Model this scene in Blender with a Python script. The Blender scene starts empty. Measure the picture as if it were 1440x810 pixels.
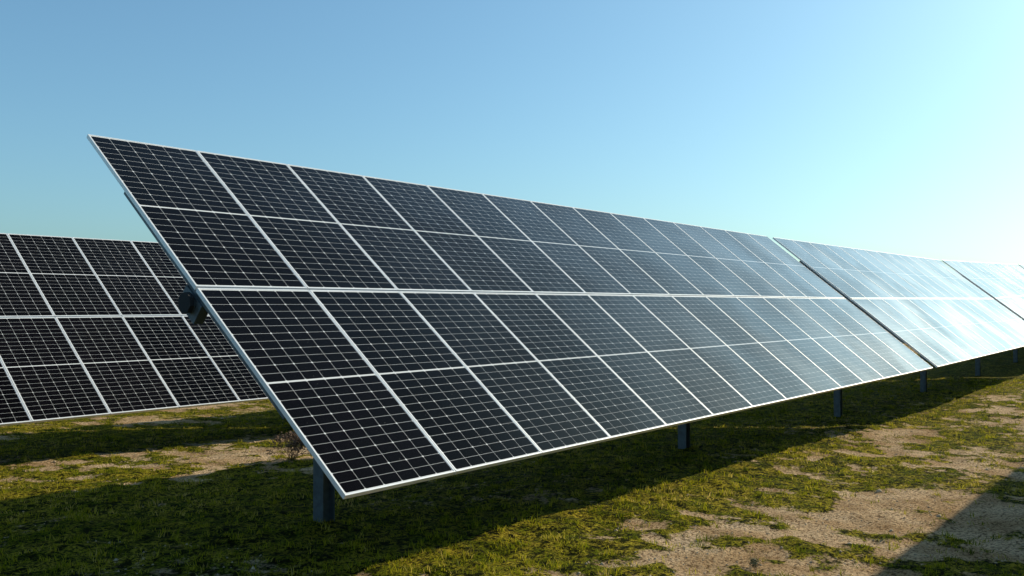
import bpy, math, random
import numpy as np
from mathutils import Vector, Matrix
rng=np.random.default_rng(7); random.seed(7)
sc=bpy.context.scene
sc.view_settings.view_transform='Standard'; sc.view_settings.look='None'; sc.view_settings.exposure=0
COL=sc.collection
TILT=math.radians(39.0); PITCH=1.14; NM=14; ROW=8.45; TLEN=NM*PITCH

# ---------------- noise ----------------
LAT=rng.random((256,256))
def vnoise(x,y,s=0):
    x=np.asarray(x,float)+s*17.31; y=np.asarray(y,float)+s*9.77
    xi=np.floor(x).astype(int); yi=np.floor(y).astype(int); fx=x-xi; fy=y-yi
    fx=fx*fx*(3-2*fx); fy=fy*fy*(3-2*fy)
    a=LAT[xi%256,yi%256]; b=LAT[(xi+1)%256,yi%256]; c=LAT[xi%256,(yi+1)%256]; d=LAT[(xi+1)%256,(yi+1)%256]
    return (a*(1-fx)+b*fx)*(1-fy)+(c*(1-fx)+d*fx)*fy
def fbm(x,y,sc_,o=4,s=0):
    t=0;a=1;n=0
    c_,s_=math.cos(.6),math.sin(.6)
    x=np.asarray(x,float);y=np.asarray(y,float)
    for i in range(o):
        t=t+a*vnoise(x*sc_*2**i,y*sc_*2**i,s+i*3); n+=a; a*=.5
        x,y=x*c_-y*s_,x*s_+y*c_
    return t/n
def ss(a,b,x):
    t=np.clip((x-a)/(b-a),0,1); return t*t*(3-2*t)
def base_h(x,y):
    x=np.asarray(x,float); y=np.asarray(y,float)
    h=-0.028*np.clip(x-1.3,-3,14.7)
    h=h+0.45*ss(28,52,x)+0.024*np.clip(x-40,0,60)
    h=h-0.036*np.clip(y,0,12)
    return h
def grass_shade_mask(x,y):
    a=fbm(x,y,0.55,4,1); b=fbm(x,y,3.2,5,5)
    m=ss(0.385,0.59,a*0.5+b*0.5+0.018)
    y=np.asarray(y,float)
    yy=np.mod(y+ROW/2+1.2,ROW)-ROW/2
    path=np.exp(-((yy+ROW/2-1.45)/0.8)**2)+np.exp(-((yy+ROW/2-3.3)/0.55)**2)*0.5
    m=m-path*(0.15+0.8*fbm(x,y,0.9,3,9))*0.85*ss(1,8,np.asarray(x,float))
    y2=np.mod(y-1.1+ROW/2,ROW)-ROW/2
    m=m+.60*np.exp(-(y2/2.2)**4)  # shade under the tables put into the colour as extra dark turf
    return np.clip(m,0,1)
def height(x,y):
    m=grass_shade_mask(x,y)
    near=1-ss(60,140,np.hypot(x,y))
    return base_h(x,y)+near*((fbm(x,y,0.5,3,11)-.5)*0.10+(fbm(x,y,3.0,3,13)-.5)*0.07+m*0.035*(0.3+fbm(x,y,8,2,3)))

# ---------------- node helpers ----------------
def newmat(name):
    m=bpy.data.materials.new(name); m.use_nodes=True
    nt=m.node_tree; b=nt.nodes['Principled BSDF']; return m,nt,b
def N(nt,t,**k):
    n=nt.nodes.new(t)
    for a,v in k.items(): setattr(n,a,v)
    return n
def M(nt,op,a,b=None,c=None):
    n=nt.nodes.new('ShaderNodeMath'); n.operation=op
    for i,v in enumerate((a,b,c)):
        if v is None: continue
        if isinstance(v,(int,float)): n.inputs[i].default_value=v
        else: nt.links.new(v,n.inputs[i])
    return n.outputs[0]
def mixc(nt,f,a,b,bt='MIX'):
    n=nt.nodes.new('ShaderNodeMix'); n.data_type='RGBA'; n.blend_type=bt
    for idx,v in ((0,f),(6,a),(7,b)):
        if isinstance(v,(int,float)): n.inputs[idx].default_value=v
        elif isinstance(v,tuple): n.inputs[idx].default_value=(*v,1)
        else: nt.links.new(v,n.inputs[idx])
    return n.outputs[2]
def noise(nt,vec,scale,detail=4,rough=.55):
    n=nt.nodes.new('ShaderNodeTexNoise'); n.inputs['Scale'].default_value=scale; n.inputs['Detail'].default_value=detail; n.inputs['Roughness'].default_value=rough
    if vec is not None: nt.links.new(vec,n.inputs['Vector'])
    return n.outputs['Fac']
def ramp(nt,v,a,b,c=0.,d=1.):
    n=nt.nodes.new('ShaderNodeMapRange'); n.inputs[1].default_value=a; n.inputs[2].default_value=b; n.inputs[3].default_value=c; n.inputs[4].default_value=d; n.interpolation_type='SMOOTHSTEP'
    nt.links.new(v,n.inputs[0]); return n.outputs[0]

# ---------------- materials ----------------
def mat_cells():
    m,nt,b=newmat('solar_cells_glass')
    uv=N(nt,'ShaderNodeUVMap'); uv.uv_map='UVMap'
    sx=N(nt,'ShaderNodeSeparateXYZ'); nt.links.new(uv.outputs[0],sx.inputs[0])
    pu,pv=.1825,.0925
    u=M(nt,'SUBTRACT',sx.outputs[0],.0065)
    vv=M(nt,'SUBTRACT',M(nt,'ABSOLUTE',M(nt,'SUBTRACT',sx.outputs[1],1.129)),.008)
    du=M(nt,'PINGPONG',u,pu/2); dv=M(nt,'PINGPONG',vv,pv/2); dv2=M(nt,'PINGPONG',vv,pv)
    l=M(nt,'MAXIMUM',M(nt,'LESS_THAN',du,.0012),M(nt,'LESS_THAN',dv,.0011))
    l=M(nt,'MAXIMUM',l,M(nt,'LESS_THAN',M(nt,'ADD',du,dv2),.0115))
    out=M(nt,'MAXIMUM',M(nt,'LESS_THAN',u,0.0),M(nt,'GREATER_THAN',u,6*pu))
    out=M(nt,'MAXIMUM',out,M(nt,'MAXIMUM',M(nt,'LESS_THAN',vv,0.0),M(nt,'GREATER_THAN',vv,12*pv)))
    l=M(nt,'MAXIMUM',l,out)
    bb=M(nt,'LESS_THAN',M(nt,'PINGPONG',M(nt,'SUBTRACT',u,pu/20),pu/20),.0003)
    geo=N(nt,'ShaderNodeTexCoord'); oc=geo.outputs['Object']
    at=N(nt,'ShaderNodeAttribute'); at.attribute_name='tone'
    cell=mixc(nt,at.outputs['Fac'],(.0015,.0014,.002),(.0045,.0038,.005))
    cell=mixc(nt,M(nt,'MULTIPLY',bb,.5),cell,(.06,.06,.065))
    col=mixc(nt,l,cell,(.66,.66,.66))
    spk=ramp(nt,noise(nt,oc,48,2),.74,.77)
    col=mixc(nt,M(nt,'MULTIPLY',spk,.35),col,(.5,.48,.44))
    nt.links.new(col,b.inputs['Base Color'])
    b.inputs['Specular IOR Level'].default_value=0.0; b.inputs['Roughness'].default_value=.6
    # anti-reflective textured glass: very low reflectance face-on, strong at grazing
    lw=N(nt,'ShaderNodeLayerWeight'); lw.inputs[0].default_value=.5
    fr=M(nt,'MULTIPLY',M(nt,'POWER',lw.outputs['Facing'],6.5),1.65)
    dirt=ramp(nt,noise(nt,oc,.55,3),.35,.65,.84,1.14)
    fr=M(nt,'MINIMUM',M(nt,'ADD',M(nt,'MULTIPLY',fr,dirt),.001),.6)
    gl=N(nt,'ShaderNodeBsdfGlossy'); gl.inputs['Color'].default_value=(.97,.97,.97,1)
    nt.links.new(ramp(nt,noise(nt,oc,.45,3),.36,.66,.11,.165),gl.inputs['Roughness'])
    mx=N(nt,'ShaderNodeMixShader'); nt.links.new(fr,mx.inputs[0]); nt.links.new(b.outputs[0],mx.inputs[1]); nt.links.new(gl.outputs[0],mx.inputs[2])
    nt.links.new(mx.outputs[0],nt.nodes['Material Output'].inputs[0])
    return m
def mat_simple(name,c,rough=.5,metal=0.,nz=.0,sc_=6):
    m,nt,b=newmat(name)
    tc=N(nt,'ShaderNodeTexCoord')
    f=noise(nt,tc.outputs['Object'],sc_,5)
    col=mixc(nt,ramp(nt,f,.3,.7),tuple(x*(1-nz) for x in c),tuple(min(1,x*(1+nz)) for x in c))
    nt.links.new(col,b.inputs['Base Color']); b.inputs['Roughness'].default_value=rough; b.inputs['Metallic'].default_value=metal
    return m
MC=mat_cells()
MF=mat_simple('anodised_aluminium',(.80,.80,.80),.4,.25,.05,4)
MB=mat_simple('panel_backsheet',(.10,.10,.105),.6,0,.05)
MG=mat_simple('galvanised_steel',(.12,.145,.16),.5,.5,.18,14)
MD=mat_simple('dark_housing',(.008,.008,.009),.8,0,.2,9)

# ---------------- mesh helper ----------------
class MB_:
    def __init__(s): s.v=[];s.f=[];s.m=[];s.uv=[];s.t=[]
    def quad(s,p,mat=0,uv=None,t=0.):
        i=len(s.v); s.v+=p; s.f.append(tuple(range(i,i+len(p)))); s.m.append(mat); s.uv+= uv if uv else [(0,0)]*len(p); s.t.append(t)
    def box(s,x0,x1,y0,y1,z0,z1,mat=0):
        P=[(x0,y0,z0),(x1,y0,z0),(x1,y1,z0),(x0,y1,z0),(x0,y0,z1),(x1,y0,z1),(x1,y1,z1),(x0,y1,z1)]
        for q in ((3,2,1,0),(4,5,6,7),(0,1,5,4),(1,2,6,5),(2,3,7,6),(3,0,4,7)): s.quad([P[k] for k in q],mat)
    def prism(s,x0,x1,cy,cz,r,n,mat=0,rot=0.):
        a=[(cy+r*math.cos(rot+2*math.pi*k/n),cz+r*math.sin(rot+2*math.pi*k/n)) for k in range(n)]
        for k in range(n):
            p,q=a[k],a[(k+1)%n]; s.quad([(x0,*p),(x0,*q),(x1,*q),(x1,*p)][::-1],mat)
        s.quad([(x0,*p) for p in a][::-1],mat); s.quad([(x1,*p) for p in a],mat)
    def mesh(s,name,mats):
        me=bpy.data.meshes.new(name); me.from_pydata(s.v,[],s.f)
        for m in mats: me.materials.append(m)
        me.polygons.foreach_set('material_index',s.m)
        u=me.uv_layers.new(name='UVMap'); u.data.foreach_set('uv',[c for p in s.uv for c in p])
        a=me.attributes.new('tone','FLOAT','FACE'); a.data.foreach_set('value',s.t)
        me.update(); return me
MW=1.13; FW=.011; ML=2.28; GAPM=.022
def build_modules():
    g=MB_(); f=MB_()
    for i in range(NM):
        for j in range(2):
            x0=i*PITCH+(PITCH-MW)/2; x1=x0+MW
            y0=(GAPM/2) if j else (-GAPM/2-ML); y1=y0+ML
            zz=[random.uniform(-.0012,.0012) for _ in range(4)]
            a,b_,c,d=x0+FW,x1-FW,y0+FW,y1-FW
            W=b_-a; L=d-c
            g.quad([(a,c,zz[0]),(b_,c,zz[1]),(b_,d,zz[2]),(a,d,zz[3])],0,[(0,0),(W,0),(W,L),(0,L)],random.random())
            g.quad([(a,c,-.007),(a,d,-.007),(b_,d,-.007),(b_,c,-.007)],1)
            f.box(x0,a,y0,y1,-.035,.003); f.box(b_,x1,y0,y1,-.035,.003)
            f.box(a,b_,y0,c,-.0345,.0028); f.box(a,b_,d,y1,-.0345,.0028)
            g.box((a+b_)/2-.04,(a+b_)/2+.04,(c+d)/2-.05,(c+d)/2+.05,-.03,-.0075,2)
    return g.mesh('modules',[MC,MB,MD]),f.mesh('frames',[MF])
def build_rack():
    r=MB_()
    r.prism(-.04,TLEN+.04,0,-.17,.075,8,0,math.pi/8)
    for i in range(NM+1):
        x=min(max(i*PITCH,.06),TLEN-.06)
        r.box(x-.03,x+.03,-1.45,1.45,-.085,-.037)
        r.box(x-.045,x+.045,-.14,.14,-.27,-.086)
    for x in (-.045,TLEN+.005):
        r.prism(x,x+.04,0,-.16,.09,8,1,math.pi/8)
    return r.mesh('torque_tube_and_rails',[MG,MD])
GM,FM=build_modules(); RM=build_rack()
def post_mesh(hs):
    p=MB_()
    for x,h in hs:
        y=.107; zt=-.2
        p.box(x-.07,x-.062,y-.07,y+.07,h,zt); p.box(x+.062,x+.07,y-.07,y+.07,h,zt); p.box(x-.062,x+.062,y-.004,y+.004,h,zt)
        p.box(x-.10,x+.10,y-.10,y-.072,zt-.16,zt+.06); p.box(x-.10,x+.10,y+.072,y+.10,zt-.16,zt+.06)
        p.prism(x-.05,x+.05,y,-.132,.12,12,1)
    return p.mesh('posts',[MG,MD])
def link(name,me,par=None,rot=None):
    o=bpy.data.objects.new(name,me); COL.objects.link(o)
    if par: o.parent=par
    if rot: o.rotation_euler=rot
    return o
def table(x0,y,z0,z1,phase=1.42,tilt=TILT):
    e=bpy.data.objects.new('solar_panel_array',None); COL.objects.link(e); e.location=(x0,y,z0); e.empty_display_size=.5
    pit=-math.atan2(z1-z0,TLEN)
    R=Matrix.Rotation(pit,4,'Y')@Matrix.Rotation(tilt,4,'X')
    for n,me in (('modules',GM),('frames',FM),('torque_tube_and_rails',RM)):
        o=link(n,me,e); o.matrix_local=R
    hs=[]
    k0=math.ceil((x0+.1-phase)/7.18)
    while phase+7.18*k0<x0+TLEN-.1:
        px=phase+7.18*k0-x0; k0+=1
        hs.append((px,float(base_h(x0+px,y))-z0-.5))
    link('posts',post_mesh(hs),e)
    return e
G=.40
zs=[(2.19,2.19),(2.19,2.27),(2.29,2.68),(2.70,3.1),(3.12,3.5),(3.52,3.9)]
x=0.
table(-TLEN-5.5,0,2.25,2.2)
for a,b in zs:
    table(x,0,a,b); x+=TLEN+G
X2=2.87-7*PITCH
for r in (1,2,3):
    x=X2-(TLEN+G)
    for k in range(5 if r==1 else 4):
        yy=r*ROW; xm=x+TLEN/2
        z=1.855+(0.45*float(ss(28,52,xm))+.024*max(0,xm-40))-(.25*(r-1))
        z2=z+(.2 if xm>28 else 0)
        table(x,yy,z,z2,.8); x+=TLEN+G
x=1.6
for k in range(4):
    table(x,-ROW,2.28,2.28); x+=TLEN+G

# ---------------- ground ----------------
def axis(lo,hi,step,far,grow=1.09):
    c=list(np.arange(lo,hi,step)); s=step; v=c[-1]
    while v<far: s*=grow; v+=s; c.append(v)
    s=step; v=lo; pre=[]
    while v>-far: s*=grow; v-=s; pre.append(v)
    return np.array(pre[::-1]+c)
xs=axis(-6,17,.06,5000,1.035); ys=axis(-6.2,4,.055,5000,1.04)
XX,YY=np.meshgrid(xs,ys,indexing='ij')
ZZ=height(XX,YY); GMK=grass_shade_mask(XX,YY)
nx,ny=XX.shape
co=np.stack([XX,YY,ZZ],-1).reshape(-1,3)
idx=np.arange(nx*ny).reshape(nx,ny)
F=np.stack([idx[:-1,:-1],idx[1:,:-1],idx[1:,1:],idx[:-1,1:]],-1).reshape(-1,4)
def npmesh(name,co,F):
    me=bpy.data.meshes.new(name); k=F.shape[1]
    me.vertices.add(len(co)); me.vertices.foreach_set('co',co.astype(np.float32).ravel())
    me.loops.add(F.size); me.loops.foreach_set('vertex_index',F.astype(np.int32).ravel())
    me.polygons.add(len(F)); me.polygons.foreach_set('loop_start',(np.arange(len(F))*k).astype(np.int32))
    me.polygons.foreach_set('loop_total',np.full(len(F),k,np.int32))
    me.update(calc_edges=True); return me
gme=npmesh('ground',co,F)
gme.polygons.foreach_set('use_smooth',np.ones(len(F),bool))
a=gme.attributes.new('grassy_shade','FLOAT','POINT'); a.data.foreach_set('value',GMK.astype(np.float32).ravel())  # turf cover plus the painted shade band under the tables
m,nt,b=newmat('soil_and_turf')
tc=N(nt,'ShaderNodeTexCoord'); oc=tc.outputs['Object']
at=N(nt,'ShaderNodeAttribute'); at.attribute_name='grassy_shade'
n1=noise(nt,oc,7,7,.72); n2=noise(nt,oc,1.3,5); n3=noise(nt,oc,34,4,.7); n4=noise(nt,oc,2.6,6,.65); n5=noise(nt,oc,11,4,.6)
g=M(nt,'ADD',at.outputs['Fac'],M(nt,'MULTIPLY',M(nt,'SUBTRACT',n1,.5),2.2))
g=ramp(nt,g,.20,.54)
soil=mixc(nt,ramp(nt,n2,.35,.65),(.47,.30,.15),(.74,.53,.32))
soil=mixc(nt,ramp(nt,n3,.36,.56),(.11,.06,.025),soil)
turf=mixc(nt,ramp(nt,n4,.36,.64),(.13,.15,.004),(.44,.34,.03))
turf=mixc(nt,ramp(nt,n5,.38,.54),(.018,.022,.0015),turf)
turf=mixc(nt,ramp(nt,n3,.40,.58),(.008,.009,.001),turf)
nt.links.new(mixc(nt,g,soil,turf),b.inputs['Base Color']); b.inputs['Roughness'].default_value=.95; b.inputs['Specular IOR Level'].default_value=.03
bp=N(nt,'ShaderNodeBump'); bp.inputs['Strength'].default_value=1.; bp.inputs['Distance'].default_value=.08
nt.links.new(M(nt,'ADD',n1,M(nt,'MULTIPLY',n3,.5)),bp.inputs['Height']); nt.links.new(bp.outputs[0],b.inputs['Normal'])
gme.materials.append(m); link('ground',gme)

# ---------------- grass ----------------
CAM=np.array([-4.19,-6.50,2.05])
def scatter(n,r0,r1,pw=1.0):
    r=r0+(r1-r0)*rng.random(n)**pw; th=np.radians(38+rng.uniform(-38,38,n))
    return CAM[0]+r*np.cos(th),CAM[1]+r*np.sin(th),r
def blades(n,r0,r1,h0,h1,w,thr,name,mat,lean=.9,pw=1.):
    x,y,r=scatter(n,r0,r1,pw)
    nc=n//12; cx,cy,cr=x[:nc],y[:nc],r[:nc]; k=rng.integers(0,nc,n)
    x=cx[k]+rng.normal(0,.025,n)*(1+cr[k]*.03); y=cy[k]+rng.normal(0,.025,n)*(1+cr[k]*.03); r=cr[k]
    gm=grass_shade_mask(x,y)*.7+(fbm(x,y,6,3,21)-.5)*1.9
    keep=gm>thr+rng.random(n)*.35
    x,y,r,gm,k=x[keep],y[keep],r[keep],gm[keep],k[keep]; n=len(x)
    z=height(x,y)-.004
    ch=rng.random(nc)**3
    h=rng.uniform(h0,h1,n)*(.4+2.2*ch[k]); a=rng.uniform(0,2*np.pi,n); W=w*(.7+r/9)
    la=rng.uniform(0,2*np.pi,n); L=h*rng.uniform(.2,lean,n)
    bx,by=np.cos(a)*W,np.sin(a)*W
    p0=np.stack([x-bx,y-by,z],-1); p1=np.stack([x+bx,y+by,z],-1)
    mx=x+np.cos(la)*L*.35; my=y+np.sin(la)*L*.35
    p2=np.stack([mx+bx*.7,my+by*.7,z+h*.6],-1); p3=np.stack([mx-bx*.7,my-by*.7,z+h*.6],-1)
    p4=np.stack([x+np.cos(la)*L,y+np.sin(la)*L,z+h],-1)
    co=np.stack([p0,p1,p2,p3,p4],1).reshape(-1,3); i=np.arange(n)[:,None]*5
    T=np.concatenate([i+[0,1,2],i+[0,2,3],i+[3,2,4]],0)
    me=npmesh(name,co,T); ct=rng.random(nc)
    tone=np.repeat(np.clip(.55*ct[k]+.45*rng.random(n)+.7*(fbm(x,y,.8,2,33)-.46),0,1),5).astype(np.float32)
    at=me.attributes.new('tone','FLOAT','POINT'); at.data.foreach_set('value',tone)
    me.materials.append(mat); return link(name,me)
m,nt,b=newmat('grass_blades')
at=N(nt,'ShaderNodeAttribute'); at.attribute_name='tone'
cr=N(nt,'ShaderNodeValToRGB'); nt.links.new(at.outputs['Fac'],cr.inputs[0])
e=cr.color_ramp.elements; e[0].color=(.04,.06,.003,1); e[1].color=(.55,.40,.12,1)
for p,c in ((.35,(.17,.19,.006,1)),(.70,(.42,.36,.015,1))): q=e.new(p); q.color=c
nt.links.new(cr.outputs[0],b.inputs['Base Color']); b.inputs['Roughness'].default_value=.6; b.inputs['Specular IOR Level'].default_value=.15
tr=N(nt,'ShaderNodeBsdfTranslucent'); nt.links.new(cr.outputs[0],tr.inputs[0])
mx=N(nt,'ShaderNodeMixShader'); mx.inputs[0].default_value=.5
nt.links.new(b.outputs[0],mx.inputs[1]); nt.links.new(tr.outputs[0],mx.inputs[2]); nt.links.new(mx.outputs[0],nt.nodes['Material Output'].inputs[0])
blades(380000,3.5,34,.012,.036,.0024,.24,'grass',m,pw=1.1)

def stones(n):
    x,y,r=scatter(n,4,22); k=grass_shade_mask(x,y)<.6; x,y,r=x[k],y[k],r[k]; n=len(x)
    z=height(x,y); s=rng.uniform(.005,.017,n)*(1+(rng.random(n)>.98)*1.5)
    base=np.array([(1,0,0),(0,1,0),(-1,0,0),(0,-1,0),(0,0,.8),(0,0,-.8)],float)
    v=base[None]*s[:,None,None]*rng.uniform(.6,1.3,(n,6,1)); v+=np.stack([x,y,z],-1)[:,None]
    f=np.array([(0,1,4),(1,2,4),(2,3,4),(3,0,4),(1,0,5),(2,1,5),(3,2,5),(0,3,5)])
    T=(np.arange(n)[:,None,None]*6+f[None]).reshape(-1,3)
    me=npmesh('stones',v.reshape(-1,3),T); me.materials.append(mat_simple('stone',(.46,.34,.21),.9,0,.3,3)); link('stones',me)
stones(9000)

def shrub(name,x,y,h,n,col,leaf):
    vs=[];fs=[]
    def seg(a,b,w):
        d=(b-a).normalized(); u=d.orthogonal().normalized(); v=d.cross(u); i=len(vs)
        for k in range(3):
            o=u*math.cos(k*2.094)+v*math.sin(k*2.094); vs.append(a+o*w)
        for k in range(3):
            o=u*math.cos(k*2.094)+v*math.sin(k*2.094); vs.append(b+o*w*.6)
        for k in range(3): fs.append((i+k,i+(k+1)%3,i+3+(k+1)%3,i+3+k))
    def grow(p,d,l,w,lev):
        q=p+d*l; seg(p,q,w)
        if leaf:
            for _ in range(4):
                c=p.lerp(q,random.random())+Vector([random.gauss(0,.012) for _ in range(3)]); u=Vector([random.gauss(0,1) for _ in range(3)]).normalized(); v=u.orthogonal().normalized(); i=len(vs)
                vs.extend([c-u*leaf,c+v*leaf*.5,c+u*leaf,c-v*leaf*.5]); fs.append((i,i+1,i+2,i+3))
        if lev>0:
            for _ in range(3):
                grow(q,(d+Vector((random.gauss(0,.45),random.gauss(0,.45),random.gauss(.1,.3)))).normalized(),l*.72,w*.65,lev-1)
    z=float(height(x,y))-.01
    for _ in range(n):
        grow(Vector((random.gauss(0,.03),random.gauss(0,.03),0)),Vector((random.gauss(0,.45),random.gauss(0,.45),1)).normalized(),h*.38,h*.012,3)
    me=bpy.data.meshes.new(name); me.from_pydata([tuple(v) for v in vs],[],fs); me.materials.append(col)
    o=link(name,me); o.location=(x,y,z); return o
MDRY=mat_simple('dry_stems',(.14,.085,.05),.9,0,.3,20); MWE=mat_simple('weed_leaf',(.07,.075,.02),.8,0,.3,20)
shrub('dry_shrub',4.25,4.15,.44,16,MDRY,.016)
shrub('weed_plant',.75,-3.65,.22,4,MWE,.008)
shrub('weed_plant',2.6,-3.6,.09,3,MWE,.006)

# ---------------- hills ----------------
mh=mat_simple('hazy_hills',(.42,.50,.56),1,0,.06,.004)  # distance haze is put into the pale base colour
vs=[];fs=[]; nh=160
for i in range(nh+1):
    th=math.radians(-60+i*(180/nh)); R=3600
    h=70+55*float(fbm(i*.09,3.,1,4,30))*1.6*(.4+.6*math.exp(-((math.degrees(th)-10)/25)**2))
    for rr,hh in ((R-700,-5),(R-250,h*.55),(R,h),(R+600,-5)):
        vs.append((rr*math.cos(th),rr*math.sin(th),hh))
for i in range(nh):
    for k in range(3):
        a_=i*4+k; fs.append((a_,a_+4,a_+5,a_+1))
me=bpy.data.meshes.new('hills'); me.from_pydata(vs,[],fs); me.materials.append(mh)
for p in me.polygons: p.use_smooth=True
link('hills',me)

# ---------------- light ----------------
S=Vector((1.8,-.62,1.0)).normalized()
el=math.asin(S.z); az=math.atan2(S.x,S.y)
w=bpy.data.worlds.new('World'); sc.world=w; w.use_nodes=True; nt=w.node_tree
bg=nt.nodes['Background']; sk=nt.nodes.new('ShaderNodeTexSky'); sk.sky_type='NISHITA'; sk.sun_disc=False
sk.sun_elevation=el; sk.sun_rotation=az; sk.air_density=1.0; sk.dust_density=1.7; sk.ozone_density=1.0; sk.altitude=100
gm=nt.nodes.new('ShaderNodeGamma'); gm.inputs[1].default_value=.84; nt.links.new(sk.outputs[0],gm.inputs[0])
tint=mixc(nt,1.0,gm.outputs[0],(.92,1.42,1.62),'MULTIPLY')
nt.links.new(tint,bg.inputs[0]); bg.inputs[1].default_value=.12
L=bpy.data.lights.new('sun','SUN'); L.energy=5.0; L.angle=math.radians(.53); L.color=(1,.89,.68)
lo=bpy.data.objects.new('sun',L); COL.objects.link(lo); lo.rotation_euler=S.to_track_quat('Z','Y').to_euler(); lo.location=(0,0,30)

# ---------------- camera ----------------
cd=bpy.data.cameras.new('camera'); cam=bpy.data.objects.new('camera',cd); COL.objects.link(cam); sc.camera=cam
cd.sensor_width=36; cd.lens=31.93; cd.clip_end=12000; cd.clip_start=.05
cam.location=tuple(CAM); p=math.radians(1.054); yw=math.atan2(.616,.788)
cam.rotation_euler=Vector((math.cos(yw)*math.cos(p),math.sin(yw)*math.cos(p),math.sin(p))).to_track_quat('-Z','Y').to_euler()
